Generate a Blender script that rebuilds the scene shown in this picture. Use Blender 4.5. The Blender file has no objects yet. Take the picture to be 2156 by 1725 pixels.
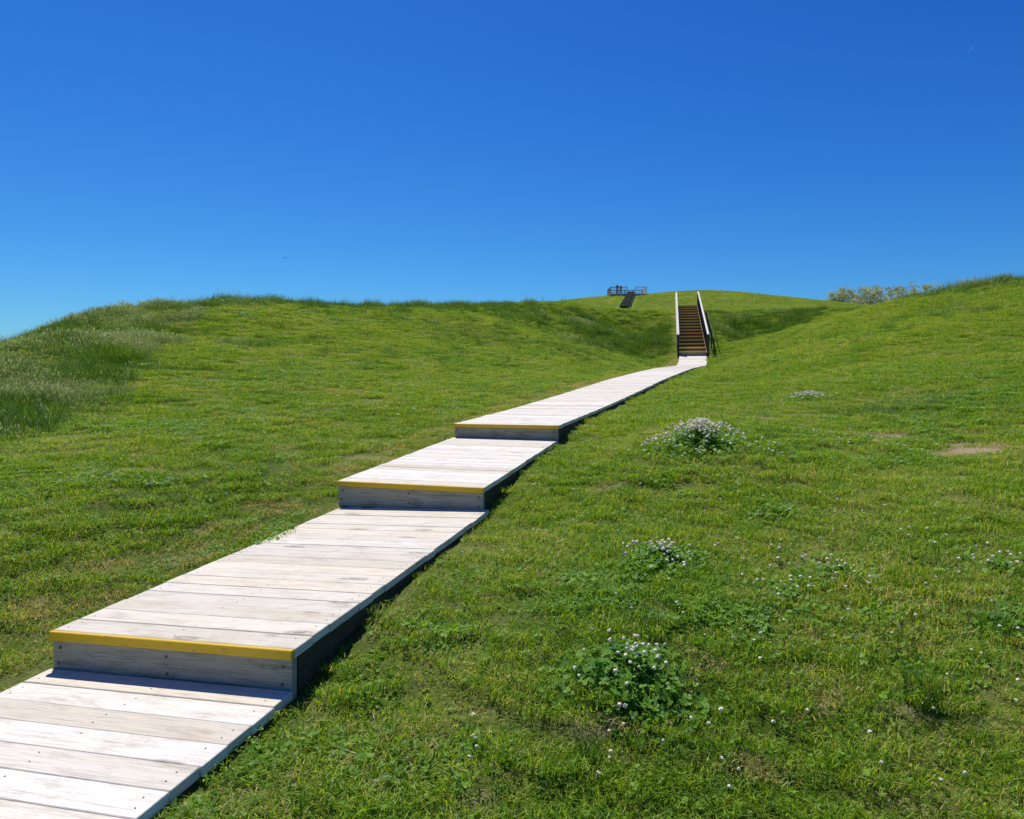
import bpy, math, random
import numpy as np
from mathutils import Vector, Matrix
random.seed(7); rng=np.random.default_rng(11)
scene=bpy.context.scene
scene.view_settings.view_transform='Standard'; scene.view_settings.look='None'; scene.view_settings.exposure=0
F=1557.0
def P(px,py,Y): return ((px-1078)/F*Y, Y, (800-py)/F*Y)
# ------------------------------------------------------------------ path data
AZ=math.radians(15.4); dv=np.array([math.sin(AZ),math.cos(AZ)]); W=1.22
R1=np.array([-.875,2.98]); R2=np.array([-.207,5.55]); R3=np.array([.516,8.12]); L=2.665
R0=R1-dv*L
def lf(d): return np.array([-d[1],d[0]])
nl=lf(dv)
re=np.array([[.516,8.12,-.5],[1.02,9.6,-.425],[1.58,11.2,-.33],[2.4,13.5,-.17],[3.26,16,0],[4.6,20,.21],[5.89,24,.385],[7.1,27.8,.50],[8.15,31,.60],[8.66,32.8,.86],[9.06,34.5,1.13]])
def resample(poly,step,smooth=0):
    d=np.r_[0,np.cumsum(np.linalg.norm(np.diff(poly[:,:2],axis=0),axis=1))]
    s=np.arange(0,d[-1],step)
    q=np.stack([np.interp(s,d,poly[:,k]) for k in range(poly.shape[1])],1)
    if smooth:
        k=np.ones(2*smooth+1)/(2*smooth+1)
        pad=np.concatenate([2*q[:1]-q[smooth:0:-1],q,2*q[-1:]-q[-2:-smooth-2:-1]])
        q=np.stack([np.convolve(pad[:,j],k,'valid') for j in range(q.shape[1])],1)
    return q
re_s=resample(re,.1425,5)
tan=np.gradient(re_s[:,:2],axis=0); tan/=np.linalg.norm(tan,axis=1)[:,None]
wb=np.clip(np.arange(len(tan))/10.,0,1)[:,None]
tan=tan*wb+dv*(1-wb); tan/=np.linalg.norm(tan,axis=1)[:,None]
lef=np.stack([-tan[:,1],tan[:,0]],1)
cen3=re_s[:,:2]+lef*W/2
# stairs
S0=np.array([9.06,34.5]); S1=np.array([11.9,47.7]); sd=(S1-S0); SLEN=np.linalg.norm(sd); sd/=SLEN; snl=lf(sd)
SZ0=1.13; SZ1=4.72
prof=[]
def addp(p,z):
    c=p+nl*W/2; prof.append((c[0],c[1],z))
addp(R0-dv*3,-1.57); addp(R0,-1.40); addp(R0+dv*1.2,-1.365); addp(R1,-1.30); addp(R1+dv*.25,-1.245); addp(R1+dv*.9,-1.125); addp(R1+dv*1.8,-1.07)
addp(R2,-1.015); addp(R2+dv*.25,-.965); addp(R2+dv*.9,-.84); addp(R2+dv*1.8,-.775); addp(R3,-.71); addp(R3+dv*.3,-.645)
for i in range(8,len(cen3),6): prof.append((cen3[i,0],cen3[i,1],re_s[i,2]-.085))
for t in (0.04,.25,.5,.75,1.0):
    c=S0+sd*SLEN*t+snl*W/2; prof.append((c[0],c[1],SZ0+(SZ1-SZ0)*t-.28))
prof=resample(np.array(prof),.15,1)
ptan=np.gradient(prof[:,:2],axis=0); ptan/=np.linalg.norm(ptan,axis=1)[:,None]
# ------------------------------------------------------------------ terrain
C=[P(*a) for a in [
(2156,596,25),(2050,608,28),(1960,623,32),(1850,648,38),(1750,652,46),(2156,645,19.5),(2156,702,15.5),(2156,800,10.5),
(2156,1000,5.6),(2156,1300,3.4),(2156,1725,2.3),(1300,1725,2.35),(800,1725,2.3),(1900,1200,3.9),(1900,1000,6),(1900,900,8),
(1900,800,11.5),(1900,700,18),(1900,665,26),(1480,900,7.2),(1480,950,6.2),(1300,1100,5),(1320,1400,3),(1600,750,24),(1700,720,24),
(1700,692,31),(1600,715,38),(1540,728,40),(1555,712,44),(1620,704,43),(1650,800,14.5),
(420,645,24),(600,642,27),(850,648,34),(1050,649,40),(1150,648,44),(1250,656,46),(1350,664,47.5),(1500,661,48),(1620,659,48),(1840,654,48),
(1400,660,53),(1300,659,53),(1550,658,53),(1670,654,53),
(1355,720,42),(1330,749,37),(1340,704,45),(1250,707,38),(1250,760,27),(1100,703,30),(1100,760,22),(1100,820,13.5),(850,704,24),(850,800,14.5),
(600,708,19),(600,802,12.5),(600,900,8.6),(600,1000,6.3),(500,1100,4.9),(400,710,18),(400,805,12),(150,682,18),(250,663,20),(60,722,14.5),(0,764,12.5),
(200,770,12.5),(200,864,9.3),(0,893,8),(0,825,9.8),(0,1100,4.6),(0,1440,3.0),
(1240,628,120),(1290,624,124),(1338,623,123),(1440,614,128),(1530,615,128),(1600,621,124),(1700,631,118),(1750,636,116),(1850,650,116),(1150,646,112),(1050,654,112),(900,670,112),
(1315,654.5,93),(1325,644,102),(1332,633,111),(1450,651,90),(1650,652,88),(1200,656,92),(1260,640,104),(1450,633,104),(1600,635,104)]]
C+=[(-12,12,-1.2),(-14,18,-.6),(-10,8,-1.8),(-16,26,.4),(-25,20,-3),(-20,32,0),(-9,4,-2),(-6,2,-1.8),(-30,45,-2),(-10,35,2.6),(-5,50,4),(-25,70,2),(0,65,5.2),
(10,75,6.6),(12,66,5.6),(25,66,5.8),(40,62,4.6),(20,20,3.0),(25,30,3.8),(30,15,2.5),(12,5,-.1),(20,5,.3),(10,0,-1),(6,-4,-1.45),(0,-8,-2.2),(-8,-6,-2.6),(0,0,-1.5),
(20,160,11),(50,160,8),(20,190,4),(-20,160,5),(70,110,9),(60,60,3),(70,30,2),(-30,110,5)]
for i in range(0,len(prof),10):
    C.append((prof[i,0],prof[i,1],prof[i,2]))
C=np.array(C,float)
def U(r2): return .5*r2*np.log(r2+1e-9)
n=len(C); d2=((C[:,None,:2]-C[None,:,:2])**2).sum(-1)
A=np.zeros((n+3,n+3)); A[:n,:n]=U(d2)+np.eye(n)*0.02
A[:n,n]=1; A[:n,n+1:]=C[:,:2]; A[n,:n]=1; A[n+1:,:n]=C[:,:2].T
sol=np.linalg.solve(A,np.r_[C[:,2],0,0,0])
def sst(a,b,x):
    t=np.clip((x-a)/(b-a),0,1); return t*t*(3-2*t)
def path_dl(x,y):
    D=np.full(len(x),99.); Lt=np.zeros(len(x)); Z=np.zeros(len(x))
    m=np.where((x>-6)&(x<16)&(y>-6)&(y<51))[0]
    for k in range(0,len(m),20000):
        j=m[k:k+20000]
        dx=x[j,None]-prof[None,:,0]; dy=y[j,None]-prof[None,:,1]
        q=dx*dx+dy*dy; a=q.argmin(1); r=np.arange(len(j))
        D[j]=np.sqrt(q[r,a]); Lt[j]=-dx[r,a]*ptan[a,1]+dy[r,a]*ptan[a,0]; Z[j]=prof[a,2]
    return D,Lt,Z
def height(x,y):
    x=np.atleast_1d(np.asarray(x,float)).ravel(); y=np.atleast_1d(np.asarray(y,float)).ravel()
    out=np.empty(len(x))
    for k in range(0,len(x),40000):
        xx=x[k:k+40000]; yy=y[k:k+40000]
        xc=np.clip(xx,-45,90); yc=np.clip(yy,-20,200)
        r2=(xc[:,None]-C[None,:,0])**2+(yc[:,None]-C[None,:,1])**2
        z=U(r2)@sol[:n]+sol[n]+sol[n+1]*xc+sol[n+2]*yc
        z=np.clip(z,-5,16)
        o=np.maximum.reduce([-30-xx,xx-75,-10-yy,yy-180,np.zeros_like(xx)])
        w=sst(0,60,o); z=z*(1-w)-4*w
        amp=sst(3,30,np.hypot(xx,yy))*.022*(1-sst(60,80,yy))+.010
        z=z+amp*(np.sin(xx*1.3+np.sin(yy*.9)*1.4)*np.sin(yy*1.1+np.sin(xx*.7)*1.7)+.6*np.sin(xx*3.1+yy*1.2)*np.sin(yy*2.7-xx*.8))
        out[k:k+40000]=z
    D,Lt,Z=path_dl(x,y)
    w=1-sst(.72,2.0,D)
    tgt=Z+.005*np.clip(Lt/.61,-1,1)
    return out*(1-w)+tgt*w
def hit(px,py,ymax=60):
    Y=np.arange(1.5,ymax,.02); X=(px-1078)/F*Y; Zr=(800-py)/F*Y
    b=np.where(height(X,Y)>=Zr)[0]
    if len(b)==0: return None
    i=b[0]; return X[i],Y[i],float(height([X[i]],[Y[i]])[0])
def vnoise(x,y,sc,seed):
    r=np.random.default_rng(seed); v=np.zeros_like(x)
    for k in range(7):
        a=r.uniform(0,6.28); p=r.uniform(0,6.28); s=sc*r.uniform(.6,1.8)
        v+=np.sin((x*math.cos(a)+y*math.sin(a))*s+p+1.3*np.sin((x*math.sin(a)-y*math.cos(a))*s*.7+p*2))
    return v/7*1.6
BARE=[]
for px,py,rx,ry,st_ in ((2050,945,.42,.26,1.0),(1860,918,.45,.20,.95),(1640,850,.4,.18,.5),(1240,1515,.16,.06,.7),(1310,1522,.12,.05,.6),(1270,1030,.22,.08,.4),(1590,882,.35,.16,.7),(760,965,.3,.12,.3),(980,1690,.08,.05,.5),(1900,1500,.09,.05,.5)):
    h=hit(px,py)
    if h: BARE.append((h[0],h[1],rx,ry,st_))
def barev(x,y):
    v=np.zeros(len(x)); wob=.45*vnoise(x,y,9,77)+.4*vnoise(x,y,24,78)
    for (cx,cy,rx,ry,st_) in BARE:
        d=np.sqrt(((x-cx)/rx)**2+((y-cy)/ry)**2)+wob; v=np.maximum(v,st_*(1-sst(.3,1.3,d)))
    return v
# ------------------------------------------------------------------ node helpers
def newmat(name):
    m=bpy.data.materials.new(name); m.use_nodes=True; nt=m.node_tree; nt.nodes.clear(); return m,nt
def N(nt,t,**k):
    nd=nt.nodes.new(t)
    for a,b in k.items(): setattr(nd,a,b)
    return nd
def ramp(nt,fac,stops,interp='LINEAR'):
    r=N(nt,'ShaderNodeValToRGB'); cr=r.color_ramp; cr.interpolation=interp
    while len(cr.elements)<len(stops): cr.elements.new(.5)
    for e,(p,c) in zip(cr.elements,stops): e.position=p; e.color=(c[0],c[1],c[2],1)
    nt.links.new(fac,r.inputs[0]); return r.outputs[0]
def mixc(nt,f,a,b,bt='MIX'):
    m=N(nt,'ShaderNodeMix',data_type='RGBA',blend_type=bt)
    for s,v in ((0,f),(6,a),(7,b)):
        if hasattr(v,'is_output'): nt.links.new(v,m.inputs[s])
        elif s==0: m.inputs[0].default_value=v
        else: m.inputs[s].default_value=(v[0],v[1],v[2],1)
    return m.outputs[2]
def noise(nt,vec,scale,detail=4,rough=.55,out=0):
    nn=N(nt,'ShaderNodeTexNoise'); nn.inputs['Scale'].default_value=scale; nn.inputs['Detail'].default_value=detail; nn.inputs['Roughness'].default_value=rough
    nt.links.new(vec,nn.inputs['Vector']); return nn.outputs[out]
def mapping(nt,vec,sc):
    m=N(nt,'ShaderNodeMapping'); m.inputs['Scale'].default_value=sc; nt.links.new(vec,m.inputs[0]); return m.outputs[0]
def math_(nt,op,a,b=None):
    m=N(nt,'ShaderNodeMath',operation=op)
    for i,v in enumerate((a,b)):
        if v is None: continue
        if hasattr(v,'is_output'): nt.links.new(v,m.inputs[i])
        else: m.inputs[i].default_value=v
    return m.outputs[0]
def finish(nt,col,rough=.8,spec=.3,bump=None,bs=.3,bd=.01):
    b=N(nt,'ShaderNodeBsdfPrincipled'); o=N(nt,'ShaderNodeOutputMaterial')
    if hasattr(col,'is_output'): nt.links.new(col,b.inputs['Base Color'])
    else: b.inputs['Base Color'].default_value=(*col,1)
    b.inputs['Roughness'].default_value=rough; b.inputs['Specular IOR Level'].default_value=spec
    if bump is not None:
        bn=N(nt,'ShaderNodeBump'); bn.inputs['Strength'].default_value=bs; bn.inputs['Distance'].default_value=bd
        nt.links.new(bump,bn.inputs['Height']); nt.links.new(bn.outputs[0],b.inputs['Normal'])
    nt.links.new(b.outputs[0],o.inputs[0]); return b,o
def field(nt):
    g=N(nt,'ShaderNodeNewGeometry'); pos=g.outputs['Position']
    big=noise(nt,pos,.16,3); mid=noise(nt,pos,.75,4,.6); sm=noise(nt,pos,6.5,5,.75)
    return pos,big,mid,sm
def blade_mat(name,stops,dry,trans=.42,drybase=.0,rough=.5):
    m,nt=newmat(name); pos,big,mid,sm=field(nt)
    at=N(nt,'ShaderNodeAttribute',attribute_name='brand'); r=at.outputs['Fac']
    v=math_(nt,'ADD',math_(nt,'ADD',math_(nt,'MULTIPLY',mid,.25),math_(nt,'MULTIPLY',big,.35)),math_(nt,'MULTIPLY',sm,.40))
    v=math_(nt,'ADD',math_(nt,'MULTIPLY',v,.60),math_(nt,'MULTIPLY',r,.40))
    col=ramp(nt,v,stops)
    thr=math_(nt,'ADD',math_(nt,'MULTIPLY',math_(nt,'SUBTRACT',mid,.5),1.1),math_(nt,'MULTIPLY',math_(nt,'SUBTRACT',sm,.5),1.2))
    oi=N(nt,'ShaderNodeAttribute',attribute_name='dryr').outputs['Fac']
    f=math_(nt,'GREATER_THAN',math_(nt,'ADD',oi,thr),1.0-drybase)
    col=mixc(nt,f,col,dry)
    p=N(nt,'ShaderNodeBsdfPrincipled'); p.inputs['Roughness'].default_value=rough; p.inputs['Specular IOR Level'].default_value=.4
    nt.links.new(col,p.inputs['Base Color'])
    t=N(nt,'ShaderNodeBsdfTranslucent')
    tc=mixc(nt,1.0,col,(1.35,1.2,.45),'MULTIPLY'); nt.links.new(tc,t.inputs[0])
    mx=N(nt,'ShaderNodeMixShader'); mx.inputs[0].default_value=trans
    nt.links.new(p.outputs[0],mx.inputs[1]); nt.links.new(t.outputs[0],mx.inputs[2])
    o=N(nt,'ShaderNodeOutputMaterial'); nt.links.new(mx.outputs[0],o.inputs[0]); return m
TURF=[(.32,(.10,.225,.010)),(.44,(.19,.37,.013)),(.56,(.32,.48,.018)),(.70,(.50,.57,.05))]
M_turf=blade_mat('turf_blades',TURF,(.64,.51,.26),drybase=.06)
M_tall=blade_mat('tall_grass_blades',[(.32,(.035,.11,.010)),(.5,(.085,.21,.018)),(.70,(.20,.33,.035))],(.42,.37,.17),drybase=-.1)
M_silver=blade_mat('pale_grass_blades',[(.32,(.05,.14,.03)),(.5,(.11,.24,.06)),(.70,(.26,.38,.15))],(.46,.44,.28),drybase=-.1)
M_seed=blade_mat('pale_seed_heads',[(.32,(.36,.44,.28)),(.5,(.52,.58,.42)),(.70,(.68,.70,.56))],(.6,.55,.4),drybase=-.1)
M_leaf=blade_mat('clover_leaf',[(.32,(.08,.22,.014)),(.5,(.15,.35,.018)),(.70,(.25,.44,.03))],(.30,.25,.08),drybase=-.4,rough=.6)
M_dry=blade_mat('dry_grass_blades',[(.32,(.42,.34,.14)),(.5,(.56,.46,.22)),(.70,(.46,.46,.10))],(.5,.42,.22))
def simple(name,col,rough=.7,spec=.3,var=.15,scale=8):
    m,nt=newmat(name); tc=N(nt,'ShaderNodeTexCoord'); nz=noise(nt,tc.outputs['Object'],scale,4)
    c=mixc(nt,nz,tuple(x*(1-var) for x in col),tuple(min(1,x*(1+var)) for x in col)); finish(nt,c,rough,spec,nz,.2,.005); return m
def ground_mat():
    m,nt=newmat('ground_soil_and_turf'); pos,big,mid,sm=field(nt)
    fine=noise(nt,pos,60,5,.75)
    v=math_(nt,'ADD',math_(nt,'MULTIPLY',mid,.35),math_(nt,'ADD',math_(nt,'MULTIPLY',big,.25),math_(nt,'MULTIPLY',fine,.4)))
    col=ramp(nt,v,[(.38,(.045,.085,.008)),(.48,(.10,.17,.012)),(.56,(.19,.25,.025)),(.66,(.34,.32,.08))])
    dirt=ramp(nt,fine,[(.38,(.10,.075,.04)),(.62,(.32,.25,.14))])
    f=ramp(nt,math_(nt,'ADD',math_(nt,'MULTIPLY',sm,.6),math_(nt,'MULTIPLY',mid,.4)),[(.45,(0,0,0)),(.6,(1,1,1))])
    col=mixc(nt,math_(nt,'MULTIPLY',f,.45),col,dirt)
    ba=N(nt,'ShaderNodeAttribute',attribute_name='bare').outputs['Fac']
    pink=ramp(nt,fine,[(.36,(.20,.13,.08)),(.5,(.42,.31,.20)),(.64,(.60,.48,.33))])
    col=mixc(nt,ba,col,pink)
    finish(nt,col,.95,.1,fine,.8,.03); return m
M_ground=ground_mat()
def wood_mat(name,light,tan,dark,amount=1.0,rough=.75):
    m,nt=newmat(name)
    uv=N(nt,'ShaderNodeUVMap',uv_map='UVMap').outputs[0]
    rn=N(nt,'ShaderNodeAttribute',attribute_name='prand').outputs['Fac']
    g1=noise(nt,mapping(nt,uv,(1.3,30,1)),1,6,.65)
    g2=noise(nt,mapping(nt,uv,(5,170,1)),1,4,.65)
    bl=noise(nt,mapping(nt,uv,(2.0,4,1)),1,4,.6)
    st=noise(nt,mapping(nt,uv,(4,11,1)),1,7,.72)
    vor=N(nt,'ShaderNodeTexVoronoi',feature='F1'); vor.inputs['Scale'].default_value=1.0
    wv=N(nt,'ShaderNodeVectorMath',operation='ADD'); nt.links.new(mapping(nt,uv,(1.6,5.0,1)),wv.inputs[0])
    sc=N(nt,'ShaderNodeVectorMath',operation='SCALE'); sc.inputs[3].default_value=.16
    nt.links.new(noise(nt,mapping(nt,uv,(6,20,1)),1,2,.5,1),sc.inputs[0]); nt.links.new(sc.outputs[0],wv.inputs[1])
    nt.links.new(wv.outputs[0],vor.inputs['Vector'])
    base=mixc(nt,ramp(nt,math_(nt,'ADD',math_(nt,'MULTIPLY',rn,.5),math_(nt,'MULTIPLY',bl,.7)),[(.40,(0,0,0)),(.82,(1,1,1))]),light,tan)
    gr=ramp(nt,g1,[(.34,(1,1,1)),(.44,(.1,.1,.1)),(.52,(.0,.0,.0)),(.60,(.5,.5,.5)),(.66,(.05,.05,.05))])
    base=mixc(nt,math_(nt,'MULTIPLY',gr,min(1,.45*amount)),base,dark)
    g3=ramp(nt,g2,[(.35,(1,1,1)),(.47,(0,0,0))])
    base=mixc(nt,math_(nt,'MULTIPLY',g3,min(1,.55*amount)),base,dark)
    stn=ramp(nt,st,[(.52,(0,0,0)),(.64,(1,1,1))])
    base=mixc(nt,math_(nt,'MULTIPLY',stn,min(1,.40*amount)),base,tuple(x*.95 for x in dark))
    kn=ramp(nt,vor.outputs['Distance'],[(.04,(1,1,1)),(.07,(.2,.2,.2)),(.09,(.8,.8,.8)),(.15,(0,0,0))])
    base=mixc(nt,math_(nt,'MULTIPLY',kn,min(1,.8*amount)),base,tuple(x*.5 for x in dark))
    br=math_(nt,'ADD',.88,math_(nt,'MULTIPLY',N(nt,'ShaderNodeAttribute',attribute_name='pbright').outputs['Fac'],.18))
    cb=N(nt,'ShaderNodeCombineColor'); [nt.links.new(br,cb.inputs[i]) for i in range(3)]
    base=mixc(nt,1.0,base,cb.outputs[0],'MULTIPLY')
    finish(nt,base,rough,.2,math_(nt,'ADD',g1,g2),.5,.005); return m
M_deck=wood_mat('weathered_deck_wood',(.84,.80,.715),(.71,.64,.51),(.40,.335,.25),1.0)
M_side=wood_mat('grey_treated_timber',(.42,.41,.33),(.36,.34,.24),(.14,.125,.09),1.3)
M_sidedark=wood_mat('shaded_damp_side_timber',(.08,.07,.045),(.055,.048,.03),(.02,.016,.011),1.2)  # damp dark timber for right-hand boards, with their shade put into the colour
M_brown=wood_mat('brown_timber',(.26,.16,.07),(.30,.18,.07),(.08,.045,.025),1.2)
M_darkwood=wood_mat('dark_post_timber',(.06,.052,.045),(.08,.068,.055),(.03,.025,.02),1.0)
M_riser=wood_mat('brown_riser_timber',(.22,.135,.07),(.17,.10,.05),(.07,.04,.025),1.0)  # brown riser boards, a little darker than the treads
M_cap=wood_mat('bleached_rail_timber',(.76,.74,.68),(.68,.64,.56),(.40,.35,.30),.7)
M_tan=wood_mat('tan_timber',(.48,.36,.20),(.40,.28,.14),(.16,.11,.06),.9)
def yellow(name,a_,b_,wear):
    m,nt=newmat(name); uv=N(nt,'ShaderNodeUVMap',uv_map='UVMap').outputs[0]
    a=noise(nt,mapping(nt,uv,(3,30,1)),1,4,.6); b=noise(nt,mapping(nt,uv,(14,60,1)),1,5,.75)
    c=mixc(nt,a,a_,b_); c=mixc(nt,ramp(nt,b,[(wear,(0,0,0)),(wear+.1,(.75,.75,.75))]),c,(.28,.20,.08))
    finish(nt,c,.55,.4,b,.3,.002); return m
M_yel=yellow('yellow_edge_paint',(.60,.36,.006),(.80,.52,.012),.57)
M_yel2=yellow('worn_ochre_edge_paint',(.66,.42,.06),(.85,.58,.12),.62)
M_screw=simple('rusted_screw_steel',(.09,.075,.06),.5,.5)
M_red=simple('red_sign_paint',(.55,.03,.02),.5)
# ------------------------------------------------------------------ mesh builder
class MB:
    def __init__(s): s.v=[];s.f=[];s.m=[];s.uv=[];s.pr=[];s.pb=[]
    def box(s,o,u,v,w,a0,a1,b0,b1,c0,c1,mat=0,jit=0):
        o=np.array(o,float);u=np.array(u,float);v=np.array(v,float);w=np.array(w,float)
        i=len(s.v); r=random.random(); ru=random.uniform(0,50); rv=random.uniform(0,50); pb=random.random()
        co=[]
        for c in (c0,c1):
            for b in (b0,b1):
                for a in (a0,a1):
                    jj=random.uniform(-jit,jit)
                    s.v.append(tuple(o+u*a+v*(b+jj)+w*c)); co.append((a,b,c))
        for q,ax in (((0,2,3,1),'ab'),((4,5,7,6),'ab'),((0,1,5,4),'ac'),((2,6,7,3),'ac'),((0,4,6,2),'bc'),((1,3,7,5),'bc')):
            s.f.append([i+k for k in q]); s.m.append(mat)
            for k in q:
                a,b,c=co[k]
                s.uv.append({'ab':(a+ru,b+rv),'ac':(a+ru,c+rv+3),'bc':(b+ru,c+rv)}[ax])
            s.pr.append(r); s.pb.append(pb)
    def disc(s,o,u,v,r,mat=1,nseg=7):
        i=len(s.v); o=np.array(o)
        for k in range(nseg):
            t=2*math.pi*k/nseg; s.v.append(tuple(o+np.array(u)*math.cos(t)*r+np.array(v)*math.sin(t)*r)); s.uv.append((0,0))
        s.f.append(list(range(i,i+nseg))); s.m.append(mat); s.pr.append(0); s.pb.append(0)
    def obj(s,name,mats,parent=None,bevel=0):
        me=bpy.data.meshes.new(name); me.from_pydata(s.v,[],s.f)
        ul=me.uv_layers.new(name='UVMap'); ul.data.foreach_set('uv',np.array(s.uv,float).ravel())
        me.polygons.foreach_set('material_index',s.m)
        for nm,arr in (('prand',s.pr),('pbright',s.pb)):
            a=me.attributes.new(nm,'FLOAT','FACE'); a.data.foreach_set('value',arr)
        for m in mats: me.materials.append(m)
        ob=bpy.data.objects.new(name,me); scene.collection.objects.link(ob)
        if parent: ob.parent=parent
        if bevel:
            b=ob.modifiers.new('bevel','BEVEL'); b.width=bevel; b.segments=1; b.limit_method='ANGLE'
        me.update(); return ob
def empty(name,loc,label,cat):
    e=bpy.data.objects.new(name,None); e.empty_display_size=.3; scene.collection.objects.link(e)
    e['label']=label; e['category']=cat; return e
def v3(a,z=0): return np.array([a[0],a[1],z],float)
UP=np.array([0,0,1.])
# ------------------------------------------------------------------ ground mesh
nx,ny=600,640
ux=np.linspace(-math.asinh(1500/3.),math.asinh(1500/3.),nx); X=3*np.sinh(ux)+2
uy=np.linspace(math.asinh(-60/4.),math.asinh(2500/4.),ny); Yv=4*np.sinh(uy)+3
XX,YY=np.meshgrid(X,Yv); ZZ=height(XX.ravel(),YY.ravel())
co=np.stack([XX.ravel(),YY.ravel(),ZZ],1)
idx=np.arange(nx*ny).reshape(ny,nx)
q=np.stack([idx[:-1,:-1],idx[:-1,1:],idx[1:,1:],idx[1:,:-1]],-1).reshape(-1,4)
me=bpy.data.meshes.new('ground'); me.vertices.add(len(co)); me.vertices.foreach_set('co',co.ravel())
me.loops.add(q.size); me.loops.foreach_set('vertex_index',q.ravel()); me.polygons.add(len(q)); me.polygons.foreach_set('loop_start',np.arange(0,q.size,4))
me.polygons.foreach_set('use_smooth',np.ones(len(q),bool)); me.update(calc_edges=True); me.materials.append(M_ground)
a=me.attributes.new('bare','FLOAT','POINT'); a.data.foreach_set('value',barev(co[:,0],co[:,1]).astype(np.float32))
g=bpy.data.objects.new('ground',me); scene.collection.objects.link(g); g['kind']='structure'
# ------------------------------------------------------------------ boardwalk
bw=empty('boardwalk',(0,0,0),'weathered pale timber boardwalk with yellow-edged steps climbing the grass','boardwalk')
DZ=[(R0,-1.36,-1.25,.035),(R1,-1.085,-.974,.032),(R2,-.809,-.665,-.008),(R3,-.5,None,0)]
TH=.038
def planks(n_,total):
    w=np.array([random.choice((.137,.139,.141,.135)) for _ in range(n_)]); w*=total/w.sum(); return np.r_[0,np.cumsum(w)]
def front(R,za,tl):
    u=v3(-nl); u[2]=tl/W; s=MB(); oo=v3(R+nl*W,za-tl); h=.165
    s.box(oo,u,UP,v3(dv),.008,W-.008,-h-.05,-TH-.003,-.006,.030)
    for a in (.045,W/2,W-.045):
        for zz in (-TH-.035,-h+.02):
            s.disc(oo+u*(a+random.uniform(-.01,.01))+UP*zz-v3(dv)*.008,u,UP,.0085,1,9)
    s.obj('step_riser',[M_side,M_screw],bw,.003)
    s=MB(); s.box(oo,u,UP,v3(dv),.001,W-.001,-TH-.001,.0005,-.024,-.0015); s.obj('yellow_nosing',[M_yel],bw,.003)
for k,(R,za,zb,tl) in enumerate(DZ):
    if k>0: front(R,za,tl)
    if zb is None: continue
    u=v3(-nl); u[2]=tl/W; fw=v3(dv,(zb-za)/L); fl=np.linalg.norm(fw); w=np.cross(u,fw); w/=np.linalg.norm(w)
    mb=MB(); o=v3(R+nl*W,za-tl); npl=19; bb_=planks(npl,L-.010)
    for i in range(npl):
        ga=random.choice((.0006,.001,.0016,.004)); gb=random.choice((.0006,.001,.0016,.0025))
        b0=bb_[i]+ga; b1=bb_[i+1]-gb
        e0=random.uniform(-.004,.004); e1=random.uniform(-.004,.004); dz=random.uniform(-.002,.002)
        if i==0: e0=e1=0;dz=0
        mb.box(o,u,fw,w,e0,W+e1,b0,b1,-TH+dz,dz,jit=.0016)
        for a in (.05,W/2+random.uniform(-.01,.01),W-.05):
            for bb in (.3,.72):
                if random.random()<.85: mb.disc(o+u*(a+random.uniform(-.012,.012))+fw*(b0+(b1-b0)*(bb+random.uniform(-.05,.05)))+w*(dz+.0015),u,fw,.0034)
    mb.obj('deck',[M_deck,M_screw],bw,.0025)
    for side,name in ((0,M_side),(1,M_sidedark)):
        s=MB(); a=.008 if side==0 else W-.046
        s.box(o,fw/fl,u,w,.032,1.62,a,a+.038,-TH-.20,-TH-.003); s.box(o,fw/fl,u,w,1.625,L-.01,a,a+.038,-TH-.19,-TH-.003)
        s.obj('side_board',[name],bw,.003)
mb=MB(); npl=len(re_s)-1
for i in range(npl):
    a=re_s[i]; l=v3(lef[i]); f=re_s[i+1]-re_s[i]; u=-l; fl=np.linalg.norm(f); fw=f/fl
    w=np.cross(u,fw); w/=np.linalg.norm(w); o=a+l*W
    e0=random.uniform(-.006,.006); e1=random.uniform(-.006,.006); dz=random.uniform(-.002,.002)
    mb.box(o,u,fw,w,e0,W+e1,random.choice((.001,.002,.004)) if i else 0,fl-.0015,-TH+dz,dz)
    if i<40:
        for aa in (.05,W/2,W-.05):
            for bb in (.3,.7): mb.disc(o+u*aa+fw*fl*bb+w*(dz+.0015),u,fw,.0034)
mb.obj('deck',[M_deck,M_screw],bw,.0025)
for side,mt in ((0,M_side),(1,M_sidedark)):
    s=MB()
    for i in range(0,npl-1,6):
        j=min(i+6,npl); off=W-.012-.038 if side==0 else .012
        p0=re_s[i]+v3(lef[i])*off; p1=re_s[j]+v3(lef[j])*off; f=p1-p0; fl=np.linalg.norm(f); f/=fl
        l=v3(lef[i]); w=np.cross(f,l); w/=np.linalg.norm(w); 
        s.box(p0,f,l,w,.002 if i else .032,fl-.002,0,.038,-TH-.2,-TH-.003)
    s.obj('side_board',[mt],bw,0)
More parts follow.
